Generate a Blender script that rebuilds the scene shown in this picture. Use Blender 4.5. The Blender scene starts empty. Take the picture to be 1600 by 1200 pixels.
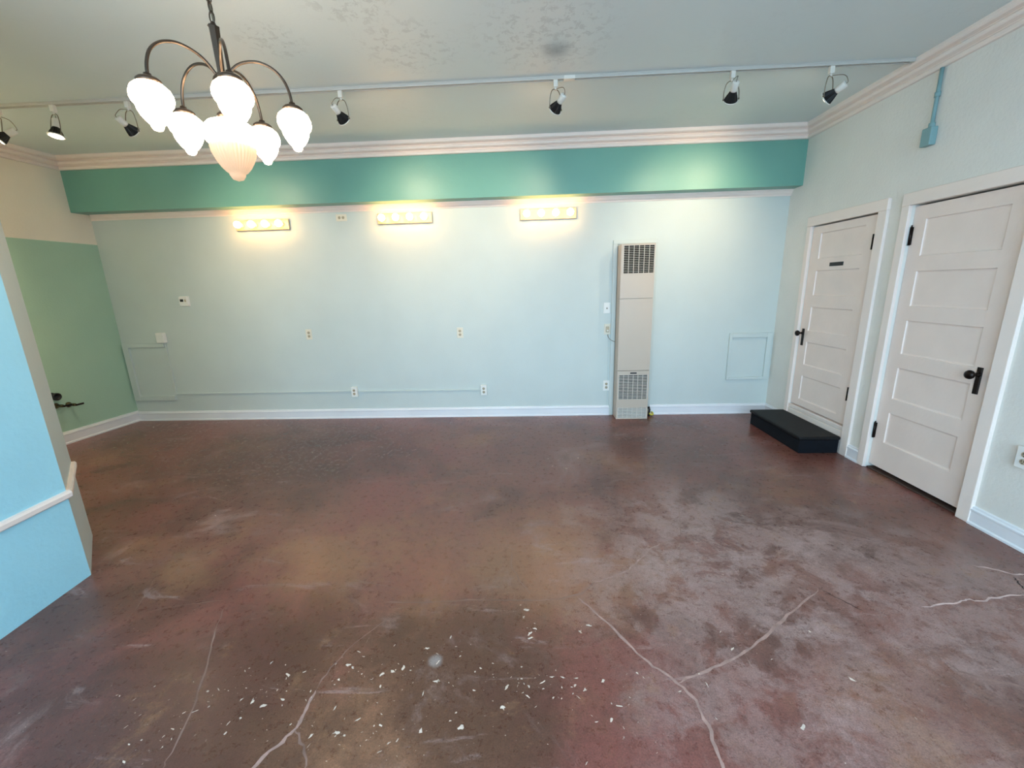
import bpy, bmesh, math, random
from mathutils import Vector, Matrix
random.seed(7)
SC = bpy.context.scene
COL = SC.collection
PI = math.pi
def R(d): return math.radians(d)

# ------------------------------------------------------------------ shape collector
class MB:
    """collects shapes, builds ONE mesh object"""
    def __init__(self): self.bm = bmesh.new(); self.mi = 0
    def _mark(self, faces):
        for f in faces: f.material_index = self.mi
    def merge(self, tmp, mat=None):
        if mat is not None: bmesh.ops.transform(tmp, matrix=mat, verts=tmp.verts)
        vm = {}
        for v in tmp.verts: vm[v] = self.bm.verts.new(v.co)
        for f in tmp.faces:
            try:
                nf = self.bm.faces.new([vm[v] for v in f.verts]); nf.smooth = f.smooth; nf.material_index = self.mi
            except ValueError: pass
        tmp.free()
        return self
    def box(self, lo, hi, bev=0.0, seg=2, mat=None):
        t = bmesh.new(); bmesh.ops.create_cube(t, size=1.0)
        s = [hi[i]-lo[i] for i in range(3)]; c = [(hi[i]+lo[i])/2 for i in range(3)]
        for v in t.verts: v.co = Vector([v.co[i]*s[i]+c[i] for i in range(3)])
        if bev > 0:
            bmesh.ops.bevel(t, geom=list(t.edges), offset=min(bev, min(s)*0.45), segments=seg, profile=0.5, affect='EDGES')
        return self.merge(t, mat)
    def poly(self, pts, smooth=False):
        f = self.bm.faces.new([self.bm.verts.new(p) for p in pts]); f.material_index = self.mi; f.smooth = smooth
        return self
    def prism(self, foot, z0, z1, mat=None):
        t = bmesh.new()
        a = [t.verts.new((x, y, z0)) for x, y in foot]; b = [t.verts.new((x, y, z1)) for x, y in foot]
        n = len(foot)
        t.faces.new(a[::-1]); t.faces.new(b)
        for i in range(n): t.faces.new((a[i], a[(i+1) % n], b[(i+1) % n], b[i]))
        bmesh.ops.recalc_face_normals(t, faces=t.faces)
        return self.merge(t, mat)
    def sweep(self, ringA, ringB):
        """closed profile at both ends (lists of 3-D points)"""
        t = bmesh.new()
        a = [t.verts.new(p) for p in ringA]; b = [t.verts.new(p) for p in ringB]; n = len(a)
        t.faces.new(a); t.faces.new(b)
        for i in range(n): t.faces.new((a[i], a[(i+1) % n], b[(i+1) % n], b[i]))
        bmesh.ops.recalc_face_normals(t, faces=t.faces)
        return self.merge(t)
    def lathe(self, prof, n=32, mat=None, smooth=True, ribs=0, amp=0.0):
        """prof: (r, z) pairs from one end to the other, about local Z"""
        t = bmesh.new(); rings = []
        for r, z in prof:
            if r < 1e-6: rings.append([t.verts.new((0, 0, z))])
            else:
                ring = []
                for k in range(n):
                    a = 2*PI*k/n; rr = r*(1+amp*math.cos(ribs*a)) if ribs else r
                    ring.append(t.verts.new((rr*math.cos(a), rr*math.sin(a), z)))
                rings.append(ring)
        for A, B in zip(rings[:-1], rings[1:]):
            for k in range(n):
                k2 = (k+1) % n
                if len(A) == 1 and len(B) == 1: continue
                if len(A) == 1: f = t.faces.new((A[0], B[k], B[k2]))
                elif len(B) == 1: f = t.faces.new((A[k], A[k2], B[0]))
                else: f = t.faces.new((A[k], A[k2], B[k2], B[k]))
                f.smooth = smooth
        if len(rings[0]) > 1: t.faces.new(rings[0])
        if len(rings[-1]) > 1: t.faces.new(rings[-1])
        bmesh.ops.recalc_face_normals(t, faces=t.faces)
        return self.merge(t, mat)
    def tube(self, pts, r, n=10, closed=False):
        """round tube through points; r a number or one radius per point"""
        P = [Vector(p) for p in pts]; m = len(P)
        rad = r if isinstance(r, (list, tuple)) else [r]*m
        t = bmesh.new(); rings = []; up = None
        for i in range(m):
            if closed: d = (P[(i+1) % m]-P[i-1])
            else: d = P[min(i+1, m-1)]-P[max(i-1, 0)]
            d.normalize()
            if up is None: up = Vector((0, 0, 1)) if abs(d.z) < .9 else Vector((1, 0, 0))
            x = d.cross(up)
            if x.length < 1e-6: x = d.orthogonal()
            x.normalize(); y = x.cross(d).normalized(); up = y
            rings.append([t.verts.new(P[i]+(x*math.cos(2*PI*k/n)+y*math.sin(2*PI*k/n))*rad[i]) for k in range(n)])
        seq = list(zip(rings[:-1], rings[1:])) + ([(rings[-1], rings[0])] if closed else [])
        for A, B in seq:
            for k in range(n):
                f = t.faces.new((A[k], A[(k+1) % n], B[(k+1) % n], B[k])); f.smooth = True
        if not closed: t.faces.new(rings[0]); t.faces.new(rings[-1])
        bmesh.ops.recalc_face_normals(t, faces=t.faces)
        return self.merge(t)
    def build(self, name, mats, parent=None, loc=None, mat=None):
        me = bpy.data.meshes.new(name)
        if loc is not None: bmesh.ops.translate(self.bm, verts=self.bm.verts, vec=-Vector(loc))
        self.bm.to_mesh(me); self.bm.free()
        o = bpy.data.objects.new(name, me); COL.objects.link(o)
        for m in (mats if isinstance(mats, (list, tuple)) else [mats]): me.materials.append(m)
        if loc is not None: o.location = loc
        if parent is not None:
            o.parent = parent
            if loc is not None and parent.type == 'MESH': o.location = Vector(loc)-Vector(parent.location)
        return o

def spline(pts, n=6):
    """Catmull-Rom through points"""
    P = [Vector(p) for p in pts]; out = []
    for i in range(len(P)-1):
        a = P[max(i-1, 0)]; b = P[i]; c = P[i+1]; d = P[min(i+2, len(P)-1)]
        for k in range(n):
            t = k/n
            out.append(0.5*((2*b)+(c-a)*t+(2*a-5*b+4*c-d)*t*t+(3*b-a-3*c+d)*t**3))
    out.append(P[-1]); return out

def tag(o, label=None, cat=None, group=None, kind=None):
    if label: o['label'] = label
    if cat: o['category'] = cat
    if group: o['group'] = group
    if kind: o['kind'] = kind
    return o
def empty(name, loc, rz=0.0):
    e = bpy.data.objects.new(name, None); COL.objects.link(e); e.location = loc; e.rotation_euler = (0, 0, rz)
    e.empty_display_size = 0.05
    return e
def copy_tree(o, parent=None):
    c = o.copy(); COL.objects.link(c)
    if parent is not None: c.parent = parent
    for ch in list(o.children): copy_tree(ch, c)
    return c

# ------------------------------------------------------------------ materials
def lin(c):
    return tuple((x/255/12.92 if x/255 <= .04045 else ((x/255+.055)/1.055)**2.4) for x in c)+(1.0,)
def mat(name, rgb, rough=.5, metal=0.0, spec=.5, bump=0.0, bscale=60.0, var=0.0, vscale=3.0, emit=None, estr=0.0, coat=0.0):
    m = bpy.data.materials.new(name); m.use_nodes = True
    nt = m.node_tree; b = nt.nodes['Principled BSDF']
    c = lin(rgb)
    b.inputs['Base Color'].default_value = c; b.inputs['Roughness'].default_value = rough
    b.inputs['Metallic'].default_value = metal; b.inputs['Specular IOR Level'].default_value = spec
    b.inputs['Coat Weight'].default_value = coat
    tc = nt.nodes.new('ShaderNodeTexCoord')
    if var > 0:
        n = nt.nodes.new('ShaderNodeTexNoise'); n.inputs['Scale'].default_value = vscale; n.inputs['Detail'].default_value = 6
        r = nt.nodes.new('ShaderNodeMapRange'); r.inputs['To Min'].default_value = 1-var; r.inputs['To Max'].default_value = 1+var
        r.inputs['From Min'].default_value = .3; r.inputs['From Max'].default_value = .7
        mx = nt.nodes.new('ShaderNodeVectorMath'); mx.operation = 'SCALE'
        mx.inputs[0].default_value = c[:3]
        nt.links.new(tc.outputs['Object'], n.inputs['Vector']); nt.links.new(n.outputs['Fac'], r.inputs['Value'])
        nt.links.new(r.outputs['Result'], mx.inputs['Scale']); nt.links.new(mx.outputs[0], b.inputs['Base Color'])
    if bump > 0:
        n = nt.nodes.new('ShaderNodeTexNoise'); n.inputs['Scale'].default_value = bscale; n.inputs['Detail'].default_value = 5
        bp = nt.nodes.new('ShaderNodeBump'); bp.inputs['Strength'].default_value = bump; bp.inputs['Distance'].default_value = .01
        nt.links.new(tc.outputs['Object'], n.inputs['Vector']); nt.links.new(n.outputs['Fac'], bp.inputs['Height'])
        nt.links.new(bp.outputs['Normal'], b.inputs['Normal'])
    if emit:
        b.inputs['Emission Color'].default_value = lin(emit); b.inputs['Emission Strength'].default_value = estr
    return m
class NG:
    """tiny node-graph helper"""
    def __init__(self, m): self.nt = m.node_tree; self.b = self.nt.nodes['Principled BSDF']; self.tc = self.nt.nodes.new('ShaderNodeTexCoord').outputs['Object']
    def link(self, a, b): self.nt.links.new(a, b)
    def noise(self, scale, detail=5, rough=.55, vec=None, dist=0.0):
        n = self.nt.nodes.new('ShaderNodeTexNoise'); n.inputs['Scale'].default_value = scale; n.inputs['Detail'].default_value = detail
        n.inputs['Roughness'].default_value = rough; n.inputs['Distortion'].default_value = dist
        self.link(vec or self.tc, n.inputs['Vector']); return n.outputs['Fac']
    def rng(self, v, a, b, c=0.0, d=1.0):
        n = self.nt.nodes.new('ShaderNodeMapRange'); n.interpolation_type = 'SMOOTHSTEP'
        for k, x in zip(('From Min', 'From Max', 'To Min', 'To Max'), (a, b, c, d)): n.inputs[k].default_value = x
        self.link(v, n.inputs['Value']); return n.outputs['Result']
    def mix(self, f, a, b, blend='MIX'):
        n = self.nt.nodes.new('ShaderNodeMix'); n.data_type = 'RGBA'; n.blend_type = blend
        for s, x in ((n.inputs['Factor'], f), (n.inputs['A'], a), (n.inputs['B'], b)):
            if s.type == 'RGBA' or s.type == 'VALUE': pass
        S = [i for i in n.inputs if i.enabled]
        for s, x in zip(S, (f, a, b)):
            if hasattr(x, 'links'): self.link(x, s)
            else: s.default_value = x
        return [o for o in n.outputs if o.enabled][0]
    def math(self, op, a, b=None):
        n = self.nt.nodes.new('ShaderNodeMath'); n.operation = op
        for s, x in zip(n.inputs, (a, b)):
            if x is None: continue
            if hasattr(x, 'links'): self.link(x, s)
            else: s.default_value = x
        return n.outputs[0]
    def mapping(self, scale=(1, 1, 1), rot=(0, 0, 0), loc=(0, 0, 0)):
        n = self.nt.nodes.new('ShaderNodeMapping'); n.inputs['Scale'].default_value = scale; n.inputs['Rotation'].default_value = rot
        n.inputs['Location'].default_value = loc
        self.link(self.tc, n.inputs['Vector']); return n.outputs[0]
    def dist(self, p):
        n = self.nt.nodes.new('ShaderNodeVectorMath'); n.operation = 'DISTANCE'; n.inputs[1].default_value = p
        self.link(self.tc, n.inputs[0]); return n.outputs['Value']
    def bump(self, h, s, d=.01):
        n = self.nt.nodes.new('ShaderNodeBump'); n.inputs['Strength'].default_value = s; n.inputs['Distance'].default_value = d
        self.link(h, n.inputs['Height']); self.link(n.outputs['Normal'], self.b.inputs['Normal'])

# ------------------------------------------------------------------ colours and light levels
WALL = (202, 210, 206); WALLR = (228, 224, 216); PBLUE = (162, 214, 228); GREEN = (168, 200, 178); CREAM = (242, 230, 212)
TEAL = (110, 164, 150); WHITE = (242, 226, 216); DOORC = (238, 219, 208); FURN = (196, 180, 164); CEIL = (218, 226, 225)
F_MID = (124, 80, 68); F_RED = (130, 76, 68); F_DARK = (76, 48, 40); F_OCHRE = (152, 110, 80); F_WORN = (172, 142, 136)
F_ROUGH = .30; F_SPEC = .55
CRW = {'L': .95, 'F': .75, 'W': 1.1, 'D': .8}
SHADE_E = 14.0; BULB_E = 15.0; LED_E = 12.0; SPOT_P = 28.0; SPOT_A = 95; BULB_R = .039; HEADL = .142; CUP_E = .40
SKY = (.53, .78, 1.0, 1); SKY_S = 6.2; EXPO = 0.75

CRACKS = [
 ('L',0.016,[(-2.55,-3.02),(-2.54,-3.03),(-2.53,-3.05),(-2.51,-3.07),(-2.49,-3.10),(-2.47,-3.13),(-2.45,-3.16),(-2.43,-3.18),(-2.42,-3.20),(-2.40,-3.23),(-2.39,-3.25),(-2.37,-3.28),(-2.35,-3.31),(-2.34,-3.34),(-2.32,-3.36),(-2.30,-3.38),(-2.29,-3.40),(-2.27,-3.41),(-2.25,-3.43),(-2.24,-3.44),(-2.23,-3.45),(-2.22,-3.47),(-2.21,-3.48),(-2.20,-3.49),(-2.19,-3.51),(-2.18,-3.52),(-2.17,-3.54),(-2.17,-3.57),(-2.17,-3.59),(-2.17,-3.61),(-2.16,-3.63),(-2.16,-3.65),(-2.17,-3.68),(-2.17,-3.70),(-2.17,-3.72),(-2.17,-3.74),(-2.17,-3.75),(-2.17,-3.77),(-2.17,-3.78),(-2.17,-3.78)]),
 ('L',0.016,[(-2.21,-3.47),(-2.20,-3.47),(-2.19,-3.46),(-2.17,-3.45),(-2.14,-3.44),(-2.11,-3.43),(-2.08,-3.42),(-2.05,-3.40),(-2.01,-3.39),(-1.98,-3.37),(-1.95,-3.36),(-1.91,-3.34),(-1.88,-3.32),(-1.84,-3.30),(-1.80,-3.27),(-1.76,-3.25),(-1.72,-3.22),(-1.69,-3.19),(-1.65,-3.17),(-1.62,-3.15),(-1.59,-3.12),(-1.55,-3.10),(-1.51,-3.07),(-1.47,-3.04),(-1.41,-3.00),(-1.37,-2.98),(-1.34,-2.96),(-1.33,-2.94)]),
 ('F',0.012,[(-3.53,-3.06),(-3.52,-3.06),(-3.50,-3.06),(-3.47,-3.06),(-3.43,-3.06),(-3.38,-3.06),(-3.33,-3.06),(-3.28,-3.06),(-3.23,-3.05),(-3.17,-3.05),(-3.11,-3.04),(-3.05,-3.04),(-2.98,-3.04),(-2.92,-3.04),(-2.86,-3.04),(-2.80,-3.04),(-2.74,-3.04),(-2.69,-3.03),(-2.65,-3.03),(-2.62,-3.02),(-2.59,-3.01),(-2.56,-3.00),(-2.53,-2.99),(-2.51,-2.97),(-2.48,-2.94),(-2.47,-2.93),(-2.46,-2.91),(-2.45,-2.91)]),
 ('L',0.012,[(-2.45,-2.91),(-2.44,-2.90),(-2.42,-2.90),(-2.39,-2.88),(-2.36,-2.87),(-2.33,-2.85),(-2.30,-2.84),(-2.27,-2.82),(-2.25,-2.81),(-2.23,-2.78),(-2.20,-2.76),(-2.18,-2.73),(-2.15,-2.70),(-2.12,-2.67),(-2.10,-2.64),(-2.08,-2.62),(-2.05,-2.60),(-2.03,-2.59),(-2.02,-2.58),(-2.01,-2.57)]),
 ('F',0.008,[(-2.01,-2.57),(-2.01,-2.57),(-1.99,-2.57),(-1.97,-2.56),(-1.94,-2.55),(-1.90,-2.55),(-1.87,-2.54),(-1.84,-2.53),(-1.80,-2.53),(-1.77,-2.52),(-1.76,-2.52),(-1.75,-2.52)]),
 ('F',0.008,[(-2.90,-2.64),(-2.90,-2.65),(-2.90,-2.66),(-2.90,-2.68),(-2.90,-2.71),(-2.90,-2.74),(-2.90,-2.77),(-2.89,-2.81),(-2.87,-2.84),(-2.86,-2.87),(-2.85,-2.90),(-2.83,-2.93),(-2.81,-2.96),(-2.80,-2.98),(-2.79,-3.00),(-2.79,-3.00)]),
 ('L',0.018,[(-3.73,-3.82),(-3.73,-3.81),(-3.72,-3.81),(-3.71,-3.79),(-3.70,-3.77),(-3.69,-3.75),(-3.67,-3.73),(-3.66,-3.72),(-3.66,-3.70),(-3.65,-3.69),(-3.64,-3.67),(-3.64,-3.65),(-3.64,-3.63),(-3.64,-3.62),(-3.64,-3.60),(-3.64,-3.58),(-3.64,-3.56),(-3.64,-3.54),(-3.64,-3.53),(-3.64,-3.53)]),
 ('F',0.016,[(-3.64,-3.68),(-3.64,-3.68),(-3.63,-3.69),(-3.62,-3.69),(-3.61,-3.70),(-3.60,-3.72),(-3.58,-3.73),(-3.57,-3.75),(-3.55,-3.77),(-3.54,-3.79),(-3.54,-3.80),(-3.53,-3.81)]),
 ('F',0.011,[(-4.02,-3.81),(-4.02,-3.80),(-4.03,-3.79),(-4.03,-3.76),(-4.04,-3.73),(-4.05,-3.70),(-4.06,-3.67),(-4.07,-3.64),(-4.08,-3.61),(-4.09,-3.58),(-4.11,-3.55),(-4.13,-3.51),(-4.15,-3.46),(-4.17,-3.42),(-4.19,-3.39),(-4.21,-3.35),(-4.23,-3.32),(-4.25,-3.28),(-4.27,-3.25),(-4.29,-3.21),(-4.30,-3.17),(-4.32,-3.14),(-4.33,-3.12),(-4.33,-3.11)]),
 ('F',0.01,[(-3.64,-3.53),(-3.64,-3.52),(-3.64,-3.51),(-3.64,-3.50),(-3.64,-3.48),(-3.63,-3.46),(-3.63,-3.43),(-3.61,-3.39),(-3.60,-3.35),(-3.58,-3.31),(-3.56,-3.28),(-3.53,-3.24),(-3.51,-3.21),(-3.49,-3.18),(-3.47,-3.17),(-3.46,-3.16)]),
 ('F',0.008,[(-5.27,-2.00),(-5.26,-1.99),(-5.26,-1.97),(-5.25,-1.95),(-5.23,-1.91),(-5.22,-1.88),(-5.21,-1.83),(-5.20,-1.79),(-5.19,-1.74),(-5.18,-1.70),(-5.17,-1.66),(-5.14,-1.63),(-5.12,-1.61),(-5.10,-1.59),(-5.08,-1.58),(-5.08,-1.57)]),
 ('F',0.008,[(-4.93,-2.75),(-4.93,-2.74),(-4.92,-2.71),(-4.91,-2.68),(-4.89,-2.63),(-4.87,-2.58),(-4.86,-2.53),(-4.85,-2.48),(-4.85,-2.44),(-4.85,-2.39),(-4.85,-2.33),(-4.85,-2.27),(-4.86,-2.20),(-4.86,-2.15),(-4.87,-2.11),(-4.87,-2.09)]),
 ('F',0.006,[(-5.23,-2.02),(-5.21,-2.02),(-5.19,-2.02),(-5.16,-2.03),(-5.11,-2.05),(-5.06,-2.06),(-5.01,-2.07),(-4.96,-2.08),(-4.91,-2.09),(-4.87,-2.10),(-4.84,-2.11),(-4.83,-2.11)]),
 ('F',0.008,[(-3.17,-0.77),(-3.16,-0.80),(-3.16,-0.85),(-3.16,-0.93),(-3.15,-1.04),(-3.15,-1.12),(-3.14,-1.19),(-3.14,-1.24),(-3.14,-1.28),(-3.14,-1.34),(-3.14,-1.42),(-3.14,-1.51),(-3.13,-1.62),(-3.13,-1.70),(-3.13,-1.75),(-3.13,-1.77)]),
 ('F',0.01,[(-2.49,-1.41),(-2.50,-1.78)]),
 ('F',0.008,[(-1.88,-0.89),(-1.89,-0.91),(-1.90,-0.95),(-1.91,-1.00),(-1.92,-1.08),(-1.94,-1.15),(-1.94,-1.21),(-1.95,-1.28),(-1.95,-1.34),(-1.95,-1.38),(-1.95,-1.41),(-1.95,-1.42)]),
 ('W',0.01,[(-0.93,-3.06),(-0.92,-3.06),(-0.89,-3.06),(-0.86,-3.05),(-0.81,-3.04),(-0.76,-3.04),(-0.73,-3.03),(-0.71,-3.02),(-0.69,-3.02),(-0.68,-3.01),(-0.67,-3.01),(-0.66,-3.01),(-0.65,-3.02),(-0.64,-3.02),(-0.62,-3.02),(-0.60,-3.02),(-0.58,-3.01),(-0.56,-3.00),(-0.52,-3.00),(-0.49,-2.99),(-0.44,-2.98),(-0.41,-2.98),(-0.39,-2.98),(-0.37,-2.98)]),
 ('W',0.012,[(-0.40,-2.76),(-0.39,-2.76),(-0.38,-2.77),(-0.36,-2.77),(-0.34,-2.78),(-0.32,-2.79),(-0.30,-2.80),(-0.29,-2.81),(-0.28,-2.82),(-0.27,-2.83),(-0.26,-2.83),(-0.24,-2.83),(-0.23,-2.83),(-0.21,-2.83),(-0.20,-2.83),(-0.20,-2.83)]),
 ('D',0.01,[(-0.28,-2.85),(-0.29,-2.85),(-0.29,-2.86),(-0.30,-2.87),(-0.30,-2.88),(-0.31,-2.89),(-0.32,-2.91),(-0.32,-2.92),(-0.33,-2.93),(-0.33,-2.94),(-0.33,-2.95),(-0.34,-2.95)]),
 ('F',0.014,[(-1.10,-3.37),(-1.10,-3.37),(-1.10,-3.37),(-1.10,-3.38),(-1.09,-3.39),(-1.09,-3.40),(-1.07,-3.41),(-1.05,-3.42),(-1.02,-3.43),(-1.00,-3.44),(-0.98,-3.45),(-0.95,-3.45),(-0.93,-3.46),(-0.92,-3.47),(-0.91,-3.47),(-0.90,-3.47)]),
 ('D',0.006,[(-1.33,-2.94),(-1.32,-2.95),(-1.31,-2.96),(-1.30,-2.98),(-1.29,-3.00),(-1.27,-3.02),(-1.26,-3.04),(-1.25,-3.05),(-1.24,-3.07),(-1.23,-3.08),(-1.22,-3.09),(-1.22,-3.09)]),
 ('F',0.006,[(-4.77,-3.17),(-4.77,-3.17),(-4.78,-3.15),(-4.78,-3.13),(-4.79,-3.10),(-4.81,-3.06),(-4.82,-3.03),(-4.84,-2.99),(-4.86,-2.95),(-4.88,-2.92),(-4.89,-2.90),(-4.90,-2.89)]),
 ('F',0.006,[(-4.70,-3.14),(-4.70,-3.14),(-4.68,-3.13),(-4.66,-3.12),(-4.63,-3.11),(-4.59,-3.10),(-4.55,-3.09),(-4.50,-3.08),(-4.45,-3.07),(-4.41,-3.06),(-4.38,-3.06),(-4.37,-3.06)]),
 ('F',0.006,[(-3.77,-2.89),(-3.76,-2.90),(-3.74,-2.90),(-3.71,-2.91),(-3.67,-2.92),(-3.63,-2.93),(-3.58,-2.94),(-3.54,-2.95),(-3.49,-2.97),(-3.46,-2.98),(-3.43,-2.98),(-3.42,-2.99)]),
 ('F',0.006,[(-1.91,-2.88),(-1.90,-2.88),(-1.88,-2.88),(-1.86,-2.89),(-1.83,-2.90),(-1.80,-2.91),(-1.78,-2.92),(-1.75,-2.93),(-1.73,-2.94),(-1.71,-2.94),(-1.70,-2.95),(-1.69,-2.95)]),
 ('F',0.006,[(-2.65,-2.21),(-2.64,-2.21),(-2.62,-2.22),(-2.59,-2.24),(-2.54,-2.26),(-2.50,-2.28),(-2.47,-2.30),(-2.44,-2.31),(-2.41,-2.33),(-2.38,-2.34),(-2.37,-2.35),(-2.36,-2.35)]),
 ('F',0.006,[(-5.11,-3.42),(-5.11,-3.42),(-5.09,-3.41),(-5.07,-3.40),(-5.04,-3.39),(-5.00,-3.38),(-4.97,-3.37),(-4.93,-3.36),(-4.89,-3.35),(-4.86,-3.34),(-4.84,-3.33),(-4.83,-3.33)]),
 ('F',0.006,[(-1.68,-1.94),(-1.69,-1.99),(-1.72,-2.07),(-1.76,-2.18),(-1.80,-2.32),(-1.84,-2.44),(-1.87,-2.53),(-1.90,-2.60),(-1.92,-2.66),(-1.94,-2.71),(-1.95,-2.74),(-1.95,-2.75)]),
 ('D',0.005,[(-4.17,-0.09),(-4.12,-0.09),(-4.01,-0.08),(-3.85,-0.07),(-3.64,-0.06),(-3.44,-0.07),(-3.27,-0.09),(-3.11,-0.13),(-2.97,-0.18),(-2.87,-0.22),(-2.81,-0.25),(-2.78,-0.26)]),
 ('D',0.005,[(-1.41,-0.07),(-1.38,-0.10),(-1.33,-0.16),(-1.26,-0.24),(-1.17,-0.35),(-1.09,-0.45),(-1.01,-0.56),(-0.94,-0.67),(-0.87,-0.77),(-0.82,-0.85),(-0.79,-0.90),(-0.77,-0.92)]),
]
CHIPS = [
 (-3.50,-3.45,30,0.107,0.049),
 (-3.19,-3.41,30,0.108,0.065),
 (-2.87,-3.50,26,0.100,0.041),
 (-2.62,-3.50,40,0.174,0.056),
 (-2.41,-3.65,14,0.068,0.031),
 (-4.02,-3.56,40,0.153,0.077),
 (-3.71,-3.61,20,0.146,0.053),
 (-3.40,-3.69,40,0.183,0.055),
 (-3.10,-3.62,26,0.212,0.067),
 (-2.79,-3.21,16,0.035,0.077),
 (-4.14,-3.69,20,0.095,0.057),
 (-3.67,-3.53,20,0.179,0.051),
 (-2.56,-3.24,8,0.017,0.042),
 (-4.94,-2.58,6,0.335,0.314),
 (-2.03,-3.27,10,0.441,0.198),
 (-3.92,-1.25,14,0.086,0.091),
 (-2.38,-1.35,12,0.114,0.109),
 (-4.38,-3.69,8,0.143,0.077),
 (-1.76,-3.50,10,0.310,0.167),
]

M = {}
M['wall'] = mat('aqua_wall_paint', WALL, .55, bump=.12, bscale=90, var=.02)
M['wall_r'] = mat('aqua_side_wall_paint', WALLR, .5, bump=.25, bscale=45, var=.03)
M['blue'] = mat('blue_partition_paint', PBLUE, .5, bump=.2, bscale=35, var=.03)
M['green'] = mat('sage_green_paint', GREEN, .55, bump=.15, bscale=60, var=.02)
M['cream'] = mat('cream_paint', CREAM, .55, bump=.15, bscale=60, var=.02)
M['teal'] = mat('teal_soffit_paint', TEAL, .4, bump=.08, bscale=60, var=.03)
M['white'] = mat('white_trim_paint', WHITE, .4, bump=.06, bscale=40, var=.02)
M['door'] = mat('white_door_paint', DOORC, .38, bump=.10, bscale=40, var=.03, vscale=5)
M['base'] = mat('white_baseboard_paint', (232, 232, 235), .4, var=.03)
M['black_metal'] = mat('aged_dark_bronze', (38, 30, 26), .35, .8)
M['black'] = mat('black_paint', (12, 12, 13), .5)
M['void'] = mat('dark_interior', (5, 5, 5), .95)  # near-black colour stands in for unlit depth behind grilles and doors
M['bronze'] = mat('brushed_bronze', (84, 72, 62), .3, .85)
M['track'] = mat('grey_track_enamel', (196, 192, 184), .4, 0.0)
M['track_white'] = mat('white_lamp_plastic', (225, 220, 210), .45)
M['wire'] = mat('dull_steel_wire', (130, 120, 105), .4, .7)
M['fin'] = mat('black_finned_aluminium', (20, 19, 20), .45, .3)
M['almond'] = mat('almond_plastic', (226, 218, 200), .4)
M['plate'] = mat('white_plastic', (236, 234, 228), .4)
M['slot'] = mat('dark_slot', (70, 60, 48), .6)
M['furn'] = mat('beige_enamel', FURN, .35, var=.02)
M['furn_side'] = M['furn']
M['louver'] = mat('white_louver_enamel', (226, 220, 212), .4)
M['steptop'] = mat('black_rubber_tread', (11, 11, 13), .6, spec=.3, bump=.3, bscale=180, var=.15, vscale=8)
M['stepside'] = mat('dark_navy_carpet', (15, 18, 25), .9, spec=.25, bump=.8, bscale=260, var=.25, vscale=30)
M['wood'] = mat('worn_dark_sill_wood', (70, 52, 44), .6, var=.2, vscale=12)
M['rubber'] = mat('dark_hose', (28, 30, 32), .5)
M['yellow'] = mat('yellow_gas_hose', (205, 195, 70), .45)
M['brass'] = mat('tarnished_brass', (90, 82, 60), .4, .9)
M['chrome'] = mat('polished_strip', (196, 176, 146), .35, .2)
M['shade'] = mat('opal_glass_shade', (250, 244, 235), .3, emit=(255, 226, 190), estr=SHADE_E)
M['bowl'] = mat('dimmed_bowl_glass', (150, 118, 100), .25, emit=(255, 214, 170), estr=CUP_E)  # lower bowl glass: light falloff put in as weaker emission, darker base
M['bulb'] = mat('frosted_globe_bulb', (255, 250, 240), .3, emit=(255, 190, 116), estr=BULB_E)
M['led'] = mat('lit_led_lens', (255, 252, 245), .3, emit=(255, 232, 200), estr=LED_E)
M['lens'] = mat('unlit_lens', (190, 185, 178), .2)
M['frame'] = mat('white_window_frame', (230, 230, 230), .5)
M['sidewalk'] = mat('grey_pavement', (170, 170, 170), .9)

# ceiling: pale paint with patches of peeled, rough plaster and one soot spot
def ceiling_mat():
    m = mat('ceiling_paint', CEIL, .42); g = NG(m)
    base = lin(CEIL); 
    rough = lin(tuple(c*.93 for c in CEIL)); soot = lin((118, 122, 126))
    zone = g.rng(g.noise(.55, 3, .6), .50, .60)
    spots = None
    for p, r in (((-2.66, -1.9, 3.0), .55), ((-3.5, -1.85, 3.0), .40), ((-3.7, -2.3, 3.0), .30), ((-4.3, -2.0, 3.0), .25)):
        s = g.rng(g.dist(p), r*.4, r, 1.0, 0.0)
        spots = s if spots is None else g.math('MAXIMUM', spots, s)
    peel = g.rng(g.noise(16, 8, .75, dist=.4), .52, .56)
    peel2 = g.math('MULTIPLY', peel, g.math('MAXIMUM', spots, g.math('MULTIPLY', zone, .15)))
    col = g.mix(peel2, base, rough)
    sd = g.math('MULTIPLY', g.rng(g.math('ADD', g.dist((-2.575, -1.73, 3.0)), g.math('MULTIPLY', g.noise(14, 4), .06)), .03, .17, .55, 0.0), 1.0)
    col = g.mix(sd, col, soot)
    g.link(col, g.b.inputs['Base Color'])
    h = g.math('ADD', g.math('MULTIPLY', g.noise(70, 4), .25), g.math('MULTIPLY', peel2, .8))
    h = g.math('ADD', h, g.math('MULTIPLY', g.noise(2.2, 3), 1.2))
    g.bump(h, .22, .01)
    return m
M['ceiling'] = ceiling_mat()

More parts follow.
